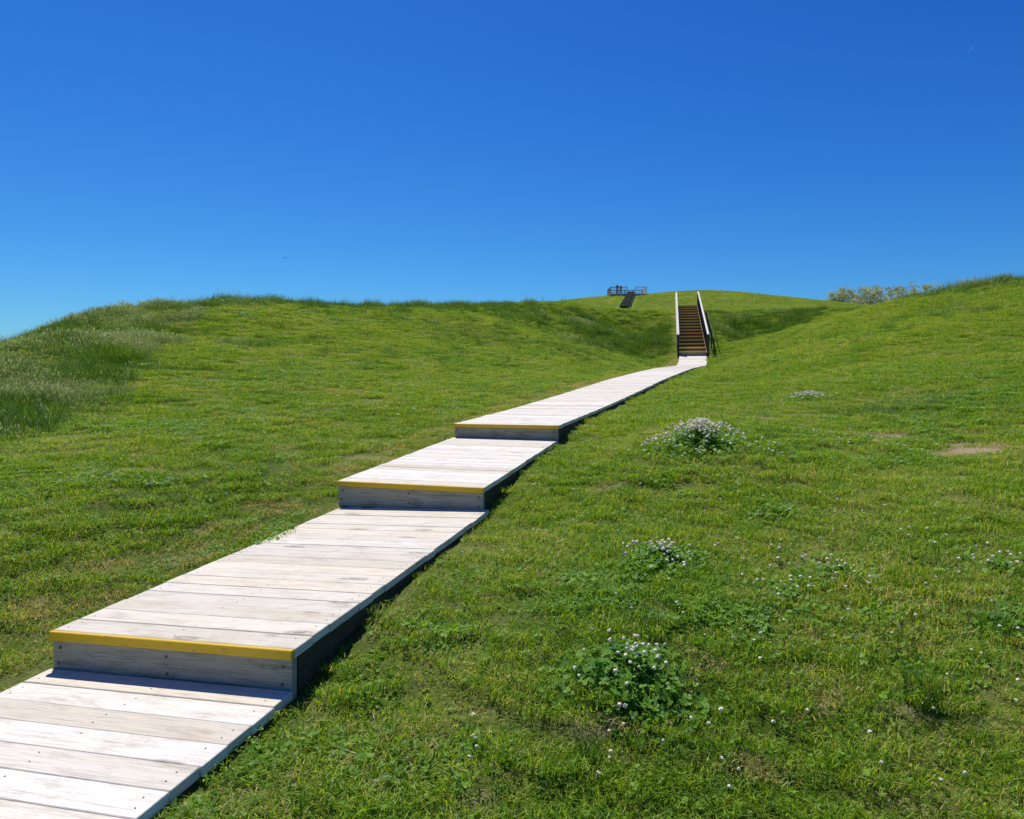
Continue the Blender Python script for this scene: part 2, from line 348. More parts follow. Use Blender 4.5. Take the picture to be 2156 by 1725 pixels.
# ------------------------------------------------------------------ stairways
def stairway(A,zA,B,zB,nst,label,rails=True,width=W,outer=False,nose=M_yel2,riser=M_riser,rh=1.0,tread=None,first=True,nh=.003,nd=.035,strm=None):
    d=(B-A); Ln=np.linalg.norm(d); d=d/Ln; l=v3(lf(d)); f=v3(d); u=-l; e=empty('stairway',None,label,'stairs')
    run=Ln/nst; rise=(zB-zA)/nst
    for i in range(nst):
        o=v3(A)+l*width+f*run*i; z=zA+rise*(i+1); o[2]=z
        s=MB(); s.box(o,u,f,UP,.0,width,-.03,run-.004,-TH,0); 
        s.box(o,u,f,UP,.01,width-.01,.0,.03,-rise-.0,-TH-.002,mat=1)
        s.obj('stair_step',[(tread or M_brown) if (i or not first) else M_deck,riser if (i or not first) else M_side],e)
        s=MB(); s.box(o,u,f,UP,.002,width-.002,-.046,-.032,-TH-nd,nh); s.obj('step_nosing',[nose],e)
    sl=(zB-zA)/Ln; fs=v3(d,sl); fn=np.linalg.norm(fs); fs/=fn; wn=np.cross(u,fs)
    for off in (-.045,width+.005):
        s=MB(); o=v3(A)+l*off; o[2]=zA; s.box(o,fs,l,wn,0.02,Ln*fn,0,.04,-.18,.12); s.obj('stringer',[strm or M_brown],e)
    if rails:
        for sgn,off in ((1,-.09),(-1,width+.05)):
            npst=7
            for i in range(npst):
                t=i/(npst-1); o=v3(A)+l*off+f*(Ln*t*.985+.02); o[2]=zA+sl*Ln*t
                s=MB(); s.box(o,UP,u,f,-.45,rh-.02,-.05,.05,-.05,.05); s.obj('rail_post',[M_darkwood],e,.004)
            o=v3(A)+l*off; o[2]=zA+rh
            s=MB(); s.box(o,fs,u,wn,-.05,Ln*fn-.25,-.045,.045,-.02,.025)
            s.box(o+fs*(Ln*fn-.25),v3(d),u,UP,.002,.8,-.045,.045,-.02,.025); s.obj('handrail',[M_cap],e,.004)
            for hz,mt in ((-.20,M_cap),(-.52,M_darkwood)):
                s=MB(); s.box(o,fs,u,wn,.9 if hz>-.3 else -.05,Ln*fn,.062*sgn-.010,.062*sgn+.012,hz-.02,hz+.02); s.obj('guard_rail',[mt],e)
    if outer:
        off=-.33; o=v3(A)+l*off; o[2]=zA+.85
        s=MB(); s.box(o,fs,u,wn,-.1,Ln*fn*.55,0,.035,-.02,.02); s.obj('outer_handrail',[M_darkwood],e)
        for t in (0,.18,.36,.54):
            o=v3(A)+l*off+f*Ln*t; o[2]=zA+sl*Ln*t
            s=MB(); s.box(o,UP,u,f,-.6,.85,0,.05,-.025,.025); s.obj('rail_post',[M_darkwood],e)
    return e,d,l,f
st,d,l,f=stairway(S0,SZ0,S1,SZ1,16,'steep brown timber stairway with yellow nosings and white-topped handrails',outer=True)
s=MB(); o=v3(S1)+l*W; o[2]=SZ1; s.box(o,-l,f,UP,0,W,.0,1.5,-.25,-.005); s.obj('top_landing',[wood_mat('tan_landing_timber',(.45,.25,.07),(.40,.22,.07),(.16,.09,.03))],st)
s=MB(); s.box(o,-l,f,UP,0.02,W-.02,-.075,-.05,-.26,-.03); s.obj('top_edge_board',[wood_mat('orange_edge_timber',(.50,.26,.04),(.42,.22,.05),(.2,.1,.03))],st)
def text(body,loc,size,rotz,mat,parent):
    cu=bpy.data.curves.new('sign_lettering','FONT'); cu.body=body; cu.size=size; cu.align_x='CENTER'; cu.extrude=.004; cu.offset=.006
    t=bpy.data.objects.new('tmp_text',cu); scene.collection.objects.link(t); bpy.context.view_layer.update()
    me=bpy.data.meshes.new_from_object(t.evaluated_get(bpy.context.evaluated_depsgraph_get())); bpy.data.objects.remove(t)
    t=bpy.data.objects.new('sign_lettering',me); scene.collection.objects.link(t)
    t.location=loc; t.rotation_euler=(math.pi/2,0,rotz); me.materials.clear(); me.materials.append(mat); t.parent=parent
run=SLEN/16; rise=(SZ1-SZ0)/16
for i,b in ((6,'PLEASE'),(5,'STAY ON PATH')):
    o=v3(S0)+l*(W/2)+f*(run*i-.06); text(b,(o[0],o[1],SZ0+rise*i+.03),.15,-math.atan2(d[0],d[1]),M_red,st)
# second stairway and platform on the far mound
b0=P(1323,656,95); A2=np.array([b0[0],95.]); t0=P(1337,621.5,122.6); B2=np.array([t0[0],122.6])
PZ=14.3
ts_=np.linspace(0,1,12); hz_=height(A2[0]+(B2[0]-A2[0])*ts_,A2[1]+(B2[1]-A2[1])*ts_)
zb=float(hz_[0])+.15; ex=max(0,float((hz_-(zb+(PZ-zb)*ts_)).max())); print('stair excess',ex,zb)
M_sr=wood_mat('dark_brown_stair_timber',(.12,.075,.045),(.09,.06,.035),(.04,.025,.02))
stairway(A2,zb+min(ex,1.0),B2,PZ,11,'narrow dark timber stairway climbing a distant grassy mound',rails=False,width=1.12,nose=M_tan,riser=M_sr,tread=M_sr,first=False,nh=.07,nd=.08,strm=M_tan)
pf=empty('viewing_platform',None,'timber viewing platform with slatted railing on top of mound','platform')
x0,x1=16.4,22.3; y0,y1=122.8,127.
s=MB()
for i in range(29): s.box((x0,y0+i*.145,PZ),(1,0,0),(0,1,0),UP,0,x1-x0,0,.14,-.04,0)
s.obj('platform_deck',[M_deck],pf)
for yy in (y0,y1):
    s=MB(); s.box((x0,yy,PZ),(1,0,0),(0,1,0),UP,0.02,x1-x0-.02,.02,.06,-.3,-.045); s.obj('platform_beam',[M_side],pf)
def fence(p,q,mt):
    p=np.array(p,float);q=np.array(q,float);v=q-p;Ln=np.linalg.norm(v);v/=Ln;vv=v3(v);pp=v3(lf(v))
    o=v3(p,PZ); s=MB(); s.box(o,vv,pp,UP,0,Ln,-.06,.06,1.1,1.14); s.box(o,vv,pp,UP,0,Ln,-.02,.02,.12,.18); s.box(o,vv,pp,UP,0,Ln,-.02,.02,1.03,1.09)
    k=0
    while k<=Ln: s.box(o,UP,vv,pp,.18,1.03,k-.02,k+.02,-.02,.02); k+=.24
    s.obj('railing',[mt],pf)
    for t in np.linspace(0,Ln,max(2,int(Ln/1.4)+1)):
        s=MB(); s.box(o+vv*t,UP,vv,pp,-1.2,1.18,-.045,.045,-.06,.04); s.obj('platform_post',[mt],pf)
fence((x0,y0),(t0[0]-1.3,y0),M_side); fence((t0[0]+.1,y0),(x1,y0),M_cap)
fence((x0,y1),(x1,y1),M_side); fence((x0,y0),(x0,y1),M_side); fence((x1,y0),(x1,y1),M_cap)
# ------------------------------------------------------------------ people
def skin(name,vs,es,rs,mat,parent=None,sub=2):
    me=bpy.data.meshes.new(name); me.from_pydata(vs,es,[]); ob=bpy.data.objects.new(name,me); scene.collection.objects.link(ob)
    md=ob.modifiers.new('skin','SKIN'); md.use_smooth_shade=True
    for i,r in enumerate(rs): 
        me.skin_vertices[0].data[i].radius=(r,r) if not isinstance(r,tuple) else r
    me.skin_vertices[0].data[0].use_root=True
    sb=ob.modifiers.new('sub','SUBSURF'); sb.levels=sub; sb.render_levels=sub
    me.materials.append(mat)
    if parent: ob.parent=parent
    return ob
M_skin=simple('skin',(.45,.25,.17)); 
def person(x,y,z,rot,shirt,pants,hairc,label,h=1.0,arm=0.):
    vs=[(0,0,.95),(0,0,1.12),(0,0,1.32),(0,0,1.45),(0,.0,1.53),(0,-.01,1.62),(0,-.01,1.70),
        (-.19,0,1.42),(-.24,.02,1.14),(-.22,-.12-arm,.95),(.19,0,1.42),(.25,.02,1.14),(.2,-.16,.98),
        (-.10,0,.90),(-.11,-.02,.50),(-.11,.02,.08),(-.12,-.14,.03),(.10,0,.90),(.12,.0,.50),(.13,.03,.08),(.14,-.13,.03)]
    es=[(0,1),(1,2),(2,3),(3,4),(4,5),(5,6),(3,7),(7,8),(8,9),(3,10),(10,11),(11,12),(0,13),(13,14),(14,15),(15,16),(0,17),(17,18),(18,19),(19,20)]
    rs=[.14,.12,.15,.09,.055,.09,.075,.06,.045,.035,.06,.045,.035,.09,.06,.045,.035,.09,.06,.045,.035]
    b=skin('person',vs,es,rs,M_skin); b['label']=label; b['category']='person'
    s=skin('shirt',[(0,0,.93),(0,0,1.12),(0,0,1.32),(0,0,1.46),(-.19,0,1.42),(-.23,.01,1.2),(.19,0,1.42),(.235,.01,1.2)],[(0,1),(1,2),(2,3),(3,4),(4,5),(3,6),(6,7)],[.16,.14,.17,.1,.075,.06,.075,.06],simple('shirt_cloth',shirt),b)
    p=skin('trousers',[(0,0,.98),(0,0,.9),(-.10,0,.88),(-.11,-.02,.50),(-.11,.02,.12),(.10,0,.88),(.12,0,.50),(.13,.03,.12)],[(0,1),(1,2),(2,3),(3,4),(1,5),(5,6),(6,7)],[.15,.15,.105,.078,.06,.105,.078,.06],simple('trouser_cloth',pants),b)
    hr=skin('hair',[(0,.02,1.66),(0,.02,1.74)],[(0,1)],[.095,.08],simple('hair',hairc),b)
    b.location=(x,y,z); b.rotation_euler=(0,0,rot); b.scale=(h,h,h)
person(17.75,124.6,PZ,.3,(.05,.05,.06),(.04,.05,.09),(.03,.02,.015),'person in dark shirt and jeans standing at platform railing',1.04)
person(18.35,124.8,PZ,-.4,(.35,.06,.05),(.05,.05,.07),(.05,.03,.02),'person in red shirt and dark trousers standing at platform railing',1.0)
# ------------------------------------------------------------------ scatter vegetation (geometry-node stuff)
def blades_mesh(name,nb,rad,lmin,lmax,wmin,wmax,lean,mat,seg=2,leaves=0,leafmat=None,lh=(.02,.05),lr=.009,lean0=.1,ragged=0,heads=0):
    vs=[];fs=[];br=[];dr=[];mi=[]
    ph=[random.uniform(0,6.28) for _ in range(3)]
    def rag(a): return 1+ragged*(.35*math.sin(2*a+ph[0])+.28*math.sin(3*a+ph[1])+.2*math.sin(5*a+ph[2]))
    for i in range(nb):
        a=random.uniform(0,2*math.pi); r=rad*math.sqrt(random.random())*rag(a)
        x=r*math.cos(a); y=r*math.sin(a); Lb=random.uniform(lmin,lmax); wd=random.uniform(wmin,wmax)
        t=random.uniform(0,2*math.pi); ln=random.uniform(lean0,lean); dx,dy=math.cos(t),math.sin(t)
        ft=t+math.pi/2+random.uniform(-.9,.9); px,py=math.cos(ft)*wd/2,math.sin(ft)*wd/2
        k=len(vs); rb=random.random(); rd=random.random()
        for j in range(seg+1):
            s=j/seg; hz=Lb*s*(1-.35*ln*s); off=Lb*ln*s*s*.9+Lb*.15*s*ln
            tw=(1-s)**.6
            cx,cy=x+dx*off,y+dy*off
            if j<seg:
                vs+= [(cx-px*tw,cy-py*tw,hz-.004*(j==0)),(cx+px*tw,cy+py*tw,hz-.004*(j==0))]
            else: vs.append((cx,cy,hz))
        for j in range(seg):
            if j<seg-1: fs.append((k+2*j,k+2*j+1,k+2*j+3,k+2*j+2))
            else: fs.append((k+2*j,k+2*j+1,k+2*j+2))
            br.append(rb); dr.append(rd); mi.append(0)
        if random.random()<heads:
            for qx,qy in ((1,0),(0,1)):
                k=len(vs); hw=random.uniform(.004,.008); hl=random.uniform(.03,.06)
                vs+=[(cx,cy,hz-hl*.6),(cx+qx*hw,cy+qy*hw,hz),(cx+dx*.01,cy+dy*.01,hz+hl*.4),(cx-qx*hw,cy-qy*hw,hz)]
                fs.append((k,k+1,k+2,k+3)); br.append(rb); dr.append(0); mi.append(1)
    for i in range(leaves):
        if ragged:
            a=random.uniform(0,2*math.pi); q_=min(1.25,abs(random.gauss(0,.6))); r=rad*q_*rag(a)
            x=r*math.cos(a); y=r*math.sin(a); z=random.uniform(*lh)*max(.2,1-.6*q_*q_)*(.8+.2*math.sin(x*38+ph[0])*math.sin(y*31+ph[1]))
        else:
            a=random.uniform(0,2*math.pi); r=rad*math.sqrt(random.random()); x=r*math.cos(a); y=r*math.sin(a); z=random.uniform(*lh)*(1-.45*(r/rad)**2)
        rb=random.random(); t0_=random.uniform(0,2); R=lr*random.uniform(.6,1.3); tx,ty=random.uniform(-.6,.6),random.uniform(-.6,.6)
        k=len(vs); vs+=[(x,y,0),(x+.0015,y,0),(x+.0007,y+.0005,z)]; fs.append((k,k+1,k+2)); br.append(.3); dr.append(0); mi.append(1)
        for j in range(3):
            t=t0_+j*2.094; cx,cy=x+math.cos(t)*R,y+math.sin(t)*R; k=len(vs)
            for m_ in range(5):
                ang=t+math.pi+m_*2*math.pi/5; qx=cx+math.cos(ang)*R*.95; qy=cy+math.sin(ang)*R*.95
                vs.append((qx,qy,z+(qx-x)*tx+(qy-y)*ty+ (0.25*R if m_ in(2,3) else 0)))
            fs.append(tuple(range(k,k+5))); br.append(rb); dr.append(0); mi.append(1)
    me=bpy.data.meshes.new(name); me.from_pydata(vs,[],fs)
    for nm,ar in (('brand',br),('dryr',dr)):
        at=me.attributes.new(nm,'FLOAT','FACE'); at.data.foreach_set('value',ar)
    me.materials.append(mat); me.materials.append(leafmat or mat); me.polygons.foreach_set('material_index',mi); me.update()
    return me
def collection(name,meshes):
    c=bpy.data.collections.new(name)
    for i,m in enumerate(meshes):
        o=bpy.data.objects.new('%s_%02d'%(name,i),m); c.objects.link(o)
    return c
def scatter(name,pts,scl,tid,coll,tilt=.12):
    me=bpy.data.meshes.new(name); me.vertices.add(len(pts)); me.vertices.foreach_set('co',pts.astype(np.float32).ravel())
    a=me.attributes.new('scl','FLOAT','POINT'); a.data.foreach_set('value',scl.astype(np.float32))
    a=me.attributes.new('tid','INT','POINT'); a.data.foreach_set('value',tid.astype(np.int32))
    rot=np.stack([rng.normal(0,tilt,len(pts)),rng.normal(0,tilt,len(pts)),rng.uniform(0,6.283,len(pts))],1)
    a=me.attributes.new('rotv','FLOAT_VECTOR','POINT'); a.data.foreach_set('vector',rot.astype(np.float32).ravel())
    ob=bpy.data.objects.new(name,me); scene.collection.objects.link(ob); ob['kind']='stuff'
    ng=bpy.data.node_groups.new(name+'_nodes','GeometryNodeTree')
    ng.interface.new_socket('Geometry',in_out='INPUT',socket_type='NodeSocketGeometry'); ng.interface.new_socket('Geometry',in_out='OUTPUT',socket_type='NodeSocketGeometry')
    gi=ng.nodes.new('NodeGroupInput'); go=ng.nodes.new('NodeGroupOutput'); ip=ng.nodes.new('GeometryNodeInstanceOnPoints')
    ci=ng.nodes.new('GeometryNodeCollectionInfo'); ci.inputs[0].default_value=coll; ci.inputs['Separate Children'].default_value=True; ci.inputs['Reset Children'].default_value=True
    def na(nm,dt):
        x=ng.nodes.new('GeometryNodeInputNamedAttribute'); x.data_type=dt; x.inputs[0].default_value=nm; return x.outputs[0]
    lk=ng.links.new
    lk(gi.outputs[0],ip.inputs['Points']); lk(ci.outputs[0],ip.inputs['Instance']); ip.inputs['Pick Instance'].default_value=True
    lk(na('tid','INT'),ip.inputs['Instance Index']); lk(na('scl','FLOAT'),ip.inputs['Scale'])
    er=ng.nodes.new('FunctionNodeEulerToRotation'); lk(na('rotv','FLOAT_VECTOR'),er.inputs[0]); lk(er.outputs[0],ip.inputs['Rotation'])
    lk(ip.outputs[0],go.inputs[0])
    md=ob.modifiers.new('scatter','NODES'); md.node_group=ng
    return ob
turf=collection('turf',[blades_mesh('turf',310,.14,.012,.042,.0024,.0046,1.5,M_turf,leaves=14,leafmat=M_leaf,lr=.0045,lh=(.008,.022),lean0=.25) for _ in range(4)]
   +[blades_mesh('turf_clover',190,.14,.012,.036,.0024,.0044,1.4,M_turf,leaves=75,leafmat=M_leaf,lh=(.008,.030),lr=.0052,lean0=.3) for _ in range(2)]
   +[blades_mesh('turf_dry',130,.14,.012,.035,.0022,.004,1.8,M_dry,leaves=0,lean0=.6) for _ in range(2)])
def wedge(n_,rmin,rmax,dens,half=math.radians(41)):
    rs=np.linspace(rmin,rmax,4000); pdf=dens(rs)*rs; cdf=np.cumsum(pdf); tot=cdf[-1]*(rs[1]-rs[0])*2*half
    cnt=int(tot) if n_ is None else n_
    r=np.interp(rng.random(cnt),cdf/cdf[-1],rs); th=rng.uniform(-half,half,cnt)
    return r*np.sin(th),r*np.cos(th),r
x,y,r=wedge(None,1.2,62,lambda r:(4.2+2.0*np.exp(-(r/6)**2))/(.055*(1+r/34)**2))
D,Lt,Zp=path_dl(x,y)
keep=(Lt>.68)|(Lt<-.67)|(D>.74)
bare=vnoise(x,y,3.2,5)*.5+vnoise(x,y,9,6)*.5
keep&=~((bare>.85)&(rng.random(len(x))<.4))
bv=barev(x,y); keep&=~(rng.random(len(x))<bv*.92)
x,y,r,D,Lt,bare,bv=[a[keep] for a in (x,y,r,D,Lt,bare,bv)]
z=height(x,y)-.003
tid=rng.integers(0,4,len(x)); cl=vnoise(x,y,1.6,9)+rng.normal(0,.5,len(x)); m=(cl>.8); tid[m]=rng.integers(4,6,m.sum())
m=(bare+rng.normal(0,.3,len(x))>.74)|((Lt>0)&(D<1.25)&(rng.random(len(x))<.6))|(bv*1.5>rng.random(len(x))); tid[m]=rng.integers(6,8,m.sum())
sc=(1+r/34)*rng.uniform(.75,1.25,len(x))*(1+.08*vnoise(x,y,2.2,21)+.14*vnoise(x,y,7,22))
print('turf',len(x))
scatter('lawn_grass',np.stack([x,y,z],1),sc,tid,turf)
clump=collection('clump',[blades_mesh('clump',70,.5,.06,.16,.02,.035,1.3,M_turf) for _ in range(3)])
x=rng.uniform(-5,62,26000); y=rng.uniform(56,135,26000)
k=~((np.abs(x-(A2[0]-.7+(B2[0]-A2[0])*(y-95)/27.6))<1.3)&(y>88)&(y<124)); x=x[k]; y=y[k]; z=height(x,y)-.02
scatter('far_hill_grass',np.stack([x,y,z],1),rng.uniform(.6,1.1,len(x)),rng.integers(0,3,len(x)),clump)
tall=collection('tall',[blades_mesh('tall',22,.13,.08,.26,.0035,.0065,.8,M_tall,seg=3) for _ in range(3)]+[blades_mesh('tallp',22,.13,.09,.28,.0035,.007,1.0,M_silver,seg=3,heads=.22,leafmat=M_seed) for _ in range(3)])
xs=[];ys=[];ss=[];ts=[]
def region(cnt,fn,smin,smax,pale,clumpy=.0,psc=1.1):
    x,y=fn(cnt)
    v=vnoise(x,y,2.6,31); k=v+rng.normal(0,.2,len(x))>clumpy; x=x[k];y=y[k];v=v[k]
    xs.append(x); ys.append(y); ss.append(rng.uniform(smin,smax,len(x))*(.6+.6*np.clip(v+.3,0,1.1)))
    t=rng.integers(0,3,len(x)); p=(vnoise(x,y,psc,41)*.5+.5+rng.normal(0,.12,len(x)))<pale; t[p]+=3; ts.append(t)
def bank(c):
    t=rng.random(c)**.8; s=np.abs(rng.normal(0,1,c))*1.0-.35
    x=np.interp(t,[0,.25,.5,.75,1],[-5.2,-6.3,-7.1,-8.4,-9.4])-s*1.6; y=np.interp(t,[0,.25,.5,.75,1],[7.4,10.2,13.2,17,22])+rng.normal(0,.6,c); return x,y
region(21000,bank,.6,1.2,.5,-.7,1.5)
def gau(cx,cy,sx,sy):
    return lambda c:(rng.normal(cx,sx,c),rng.normal(cy,sy,c))
def ridge(pts,wd):
    pts=np.array(pts)
    def f_(c):
        t=rng.random(c)*(len(pts)-1); i=np.arange(len(pts)); return np.interp(t,i,pts[:,0])+rng.normal(0,wd,c),np.interp(t,i,pts[:,1])+rng.normal(0,wd,c)
    return f_
rl=[P(a,b,c)[:2] for a,b,c in ((0,725,12.5),(60,690,14.5),(150,655,18),(250,640,20),(420,627,24),(600,628,27),(850,638,34),(1050,640,40),(1150,640,44))]
region(11000,ridge(rl,.9),.7,1.45,.3,-.25)
region(5500,ridge(rl[4:],1.4),1.0,2.0,.08,-.1)
region(2500,ridge([P(a,b,c)[:2] for a,b,c in ((1250,650,46),(1350,656,47.5),(1400,656,47.5))],.7),.6,1.0,.05,-.6)
region(5500,ridge([P(a,b,c)[:2] for a,b,c in ((1500,657,48),(1620,655,48),(1840,646,42),(1960,613,32),(2156,583,25))],.8),.7,1.4,.12,-.2)
region(1500,ridge([P(a,b,c)[:2] for a,b,c in ((1980,610,31),(2070,596,28),(2200,580,25))],.8),.7,1.8,.5,.1)
def bankface(pts,w1,w2):
    def f_(c):
        t=rng.random(c); q=rng.random(c); a=np.array(pts[0]);b=np.array(pts[1]);c1=np.array(pts[2]);d1=np.array(pts[3])
        p=(a[None]*(1-t[:,None])+b[None]*t[:,None])*(1-q[:,None])+(c1[None]*(1-t[:,None])+d1[None]*t[:,None])*q[:,None]
        return p[:,0]+rng.normal(0,w1,c),p[:,1]+rng.normal(0,w2,c)
    return f_
region(9000,bankface([(4.2,45.5),(9.4,46.4),(3.2,36),(7.4,37.5)],.5,.6),1.2,2.6,.04,-.45)
region(8000,bankface([(13.2,46.8),(19.5,46.8),(11.4,41),(15.5,41)],.5,.5),1.1,2.2,.03,-.45)
region(6500,gau(1.6,38,3.2,2.4),.9,2.0,.12,-.15)
region(2200,gau(-3.5,20,3.,1.6),.4,1.0,.2,.35); region(2000,gau(-6.2,17,1.6,1.8),.4,1.0,.2,.35)
region(3500,gau(0.0,28,3.5,2.5),.6,1.4,.12,.25); region(1600,gau(8.9,25,1.4,3.5),.4,1.,.1,.35); region(2600,gau(12,21,2.,3),.5,1.1,.1,.4)
region(700,gau(6.0,8.9,1.6,.4),.3,.7,.4,.0)
region(600,lambda c:(rng.uniform(-4,9,c),rng.uniform(3,16,c)),.2,.45,.05,.3)
x=np.concatenate(xs);y=np.concatenate(ys);s_=np.concatenate(ss);t_=np.concatenate(ts)
m=(y>44.5)&(x>4)&(x<10.5); s_[m]*=.5
D,Lt,_=path_dl(x,y); k=(D>1.0); x,y,s_,t_=x[k],y[k],s_[k],t_[k]
scatter('tall_grass',np.stack([x,y,height(x,y)-.01],1),s_,t_,tall,.18)
# ------------------------------------------------------------------ clover patches
def petal_mat():
    m,nt=newmat('clover_blossom'); tc=N(nt,'ShaderNodeTexCoord').outputs['Object']; nz=noise(nt,tc,260,2)
    c=ramp(nt,nz,[(.35,(.55,.47,.26)),(.5,(.84,.77,.56)),(.7,(.90,.80,.63))]); finish(nt,c,.7,.2); return m
M_blossom=petal_mat()
import bmesh
def blossoms(name,pts,parent,rr=.0085):
    bm=bmesh.new()
    for (x,y,z,h) in pts:
        R=rr*random.uniform(.7,1.2); mt=Matrix.Translation((x,y,z+h))@Matrix.Rotation(random.uniform(0,6),4,'Z')@Matrix.Diagonal((R,R,R*.85,1))
        ret=bmesh.ops.create_icosphere(bm,subdivisions=2,radius=1,matrix=mt)
        c=Vector((x,y,z+h))
        for v in ret['verts']: v.co=c+(v.co-c)*random.uniform(.7,1.22)
        a=bm.verts.new((x-.001,y,z)); b=bm.verts.new((x+.001,y,z)); e=bm.verts.new((x,y,z+h)); fc=bm.faces.new((a,b,e)); fc.material_index=1
    me=bpy.data.meshes.new(name); bm.to_mesh(me); bm.free(); me.materials.append(M_blossom); me.materials.append(M_leaf)
    ob=bpy.data.objects.new(name,me); scene.collection.objects.link(ob)
    if parent: ob.parent=parent
    return ob
def patch(px,py,rad,leaves,flowers,hh,label,lr=.008,rr=.0085,sparse=False,spread=.65,ragged=.5):
    h=hit(px,py)
    if h is None: return
    cx,cy,cz=h
    me=blades_mesh('clover_patch',int(leaves*.3),rad*1.1,.03,.08,.003,.005,.9,M_turf,leaves=leaves,leafmat=M_leaf,lh=(hh*.4,hh),lr=lr,ragged=ragged)
    n_=len(me.vertices); co=np.empty(n_*3); me.vertices.foreach_get('co',co); co=co.reshape(-1,3)
    zz=height(co[:,0]+cx,co[:,1]+cy)-cz; co[:,2]+=zz; me.vertices.foreach_set('co',co.ravel()); me.update()
    ob=bpy.data.objects.new('sparse_clover' if sparse else 'clover_patch',me); scene.collection.objects.link(ob); ob.location=(cx,cy,cz)
    if sparse: ob['kind']='stuff'
    else: ob['label']=label; ob['category']='clover'; ob['group']='clover patches in the lawn'
    pts=[]; p0,p1=random.uniform(0,6),random.uniform(0,6)
    for i in range(flowers):
        a=random.uniform(0,6.28); q_=min(1.6,abs(random.gauss(0,spread))); r=rad*q_*(1+ragged*(.35*math.sin(2*a+p0)+.3*math.sin(3*a+p1))); x=r*math.cos(a)*1.15; y=r*math.sin(a)
        z=float(height([x+cx],[y+cy])[0])-cz; pts.append((x,y,z,max(.04,hh*random.uniform(.85,1.35)*max(.3,1-.45*q_*q_))))
    b=blossoms('blossoms',pts,ob,rr); b['kind']='stuff'
patch(1318,1450,.20,1500,40,.14,'dark green clover patch with scattered round white blossoms',.0082,.0085,ragged=.35)
patch(1392,1190,.25,1100,60,.10,'loose clover patch dotted with white blossoms',.0078,.0088)
patch(1475,940,.33,1200,330,.17,'dense clump of white clover blossoms in lawn',.010,.011,spread=.7,ragged=.4)
patch(1698,842,.34,300,110,.09,'small low clump of white clover blossoms',.009,.011)
patch(1770,1215,.55,300,34,.055,'sparse clover with small white blossoms in short grass',.0075,.008,True)
patch(2110,1200,.30,160,18,.055,'sparse clover with small white blossoms in short grass',.0075,.008,True)
patch(1640,1260,.35,160,14,.055,'sparse clover with small white blossoms in short grass',.0075,.008,True)
patch(1000,1575,.14,50,6,.03,'few white clover blossoms low in mown grass',.006,.008,True)
patch(1830,930,.5,120,20,.05,'sparse clover with small white blossoms in short grass',.007,.009,True)
patch(1560,1320,.22,600,1,.055,'leafy dark green clover patch without blossoms',.007)
patch(1630,1085,.2,600,1,.055,'leafy dark green clover patch without blossoms',.007)
patch(2120,1320,.2,600,3,.065,'leafy dark green clover patch without blossoms',.007)
pts=[]
for i in range(90):
    h=hit(random.uniform(1150,2150),random.uniform(880,1700))
    if h: pts.append((h[0],h[1],h[2],random.uniform(.03,.055)))
b=blossoms('scattered_clover_blossoms',pts,None,.0075); b['kind']='stuff'
def tuft(px,py,nb,rad,l0,l1,mat,label,w=(.003,.006)):
    h=hit(px,py); 
    if h is None: return
    me=blades_mesh('grass_tuft',nb,rad,l0,l1,w[0],w[1],.8,mat,seg=4); ob=bpy.data.objects.new('grass_tuft',me); scene.collection.objects.link(ob)
    ob.location=(h[0],h[1],h[2]-.01); ob['label']=label; ob['category']='grass tuft'; ob['group']='long grass tufts in the lawn'
for px,py,nb,rad,l0,l1 in ((1935,1480,120,.06,.10,.24),(1240,1610,60,.05,.06,.14),(2090,1330,80,.10,.08,.2),(1350,1330,60,.08,.08,.18),(1550,1240,40,.06,.05,.12),(640,1690,30,.05,.04,.09),(1480,1700,50,.06,.05,.12),(1180,1370,45,.05,.04,.1),(1960,1200,40,.09,.06,.16),(2050,1560,50,.07,.05,.12),(1500,800,60,.25,.08,.2),(1540,805,60,.2,.08,.2)):
    tuft(px,py,nb,rad,l0,l1,M_tall,'upright dark green tuft of long grass in lawn')
h=P(2010,600,28)
me=blades_mesh('grass_tuft',130,.55,.25,.75,.010,.016,.9,M_silver,seg=4); ob=bpy.data.objects.new('grass_tuft',me); scene.collection.objects.link(ob); ob.location=(h[0],28,float(height([h[0]],[28])[0])-.03); ob['label']='tall pale grass clump standing up on hill crest'; ob['category']='grass tuft'; ob['group']='long grass tufts in the lawn'
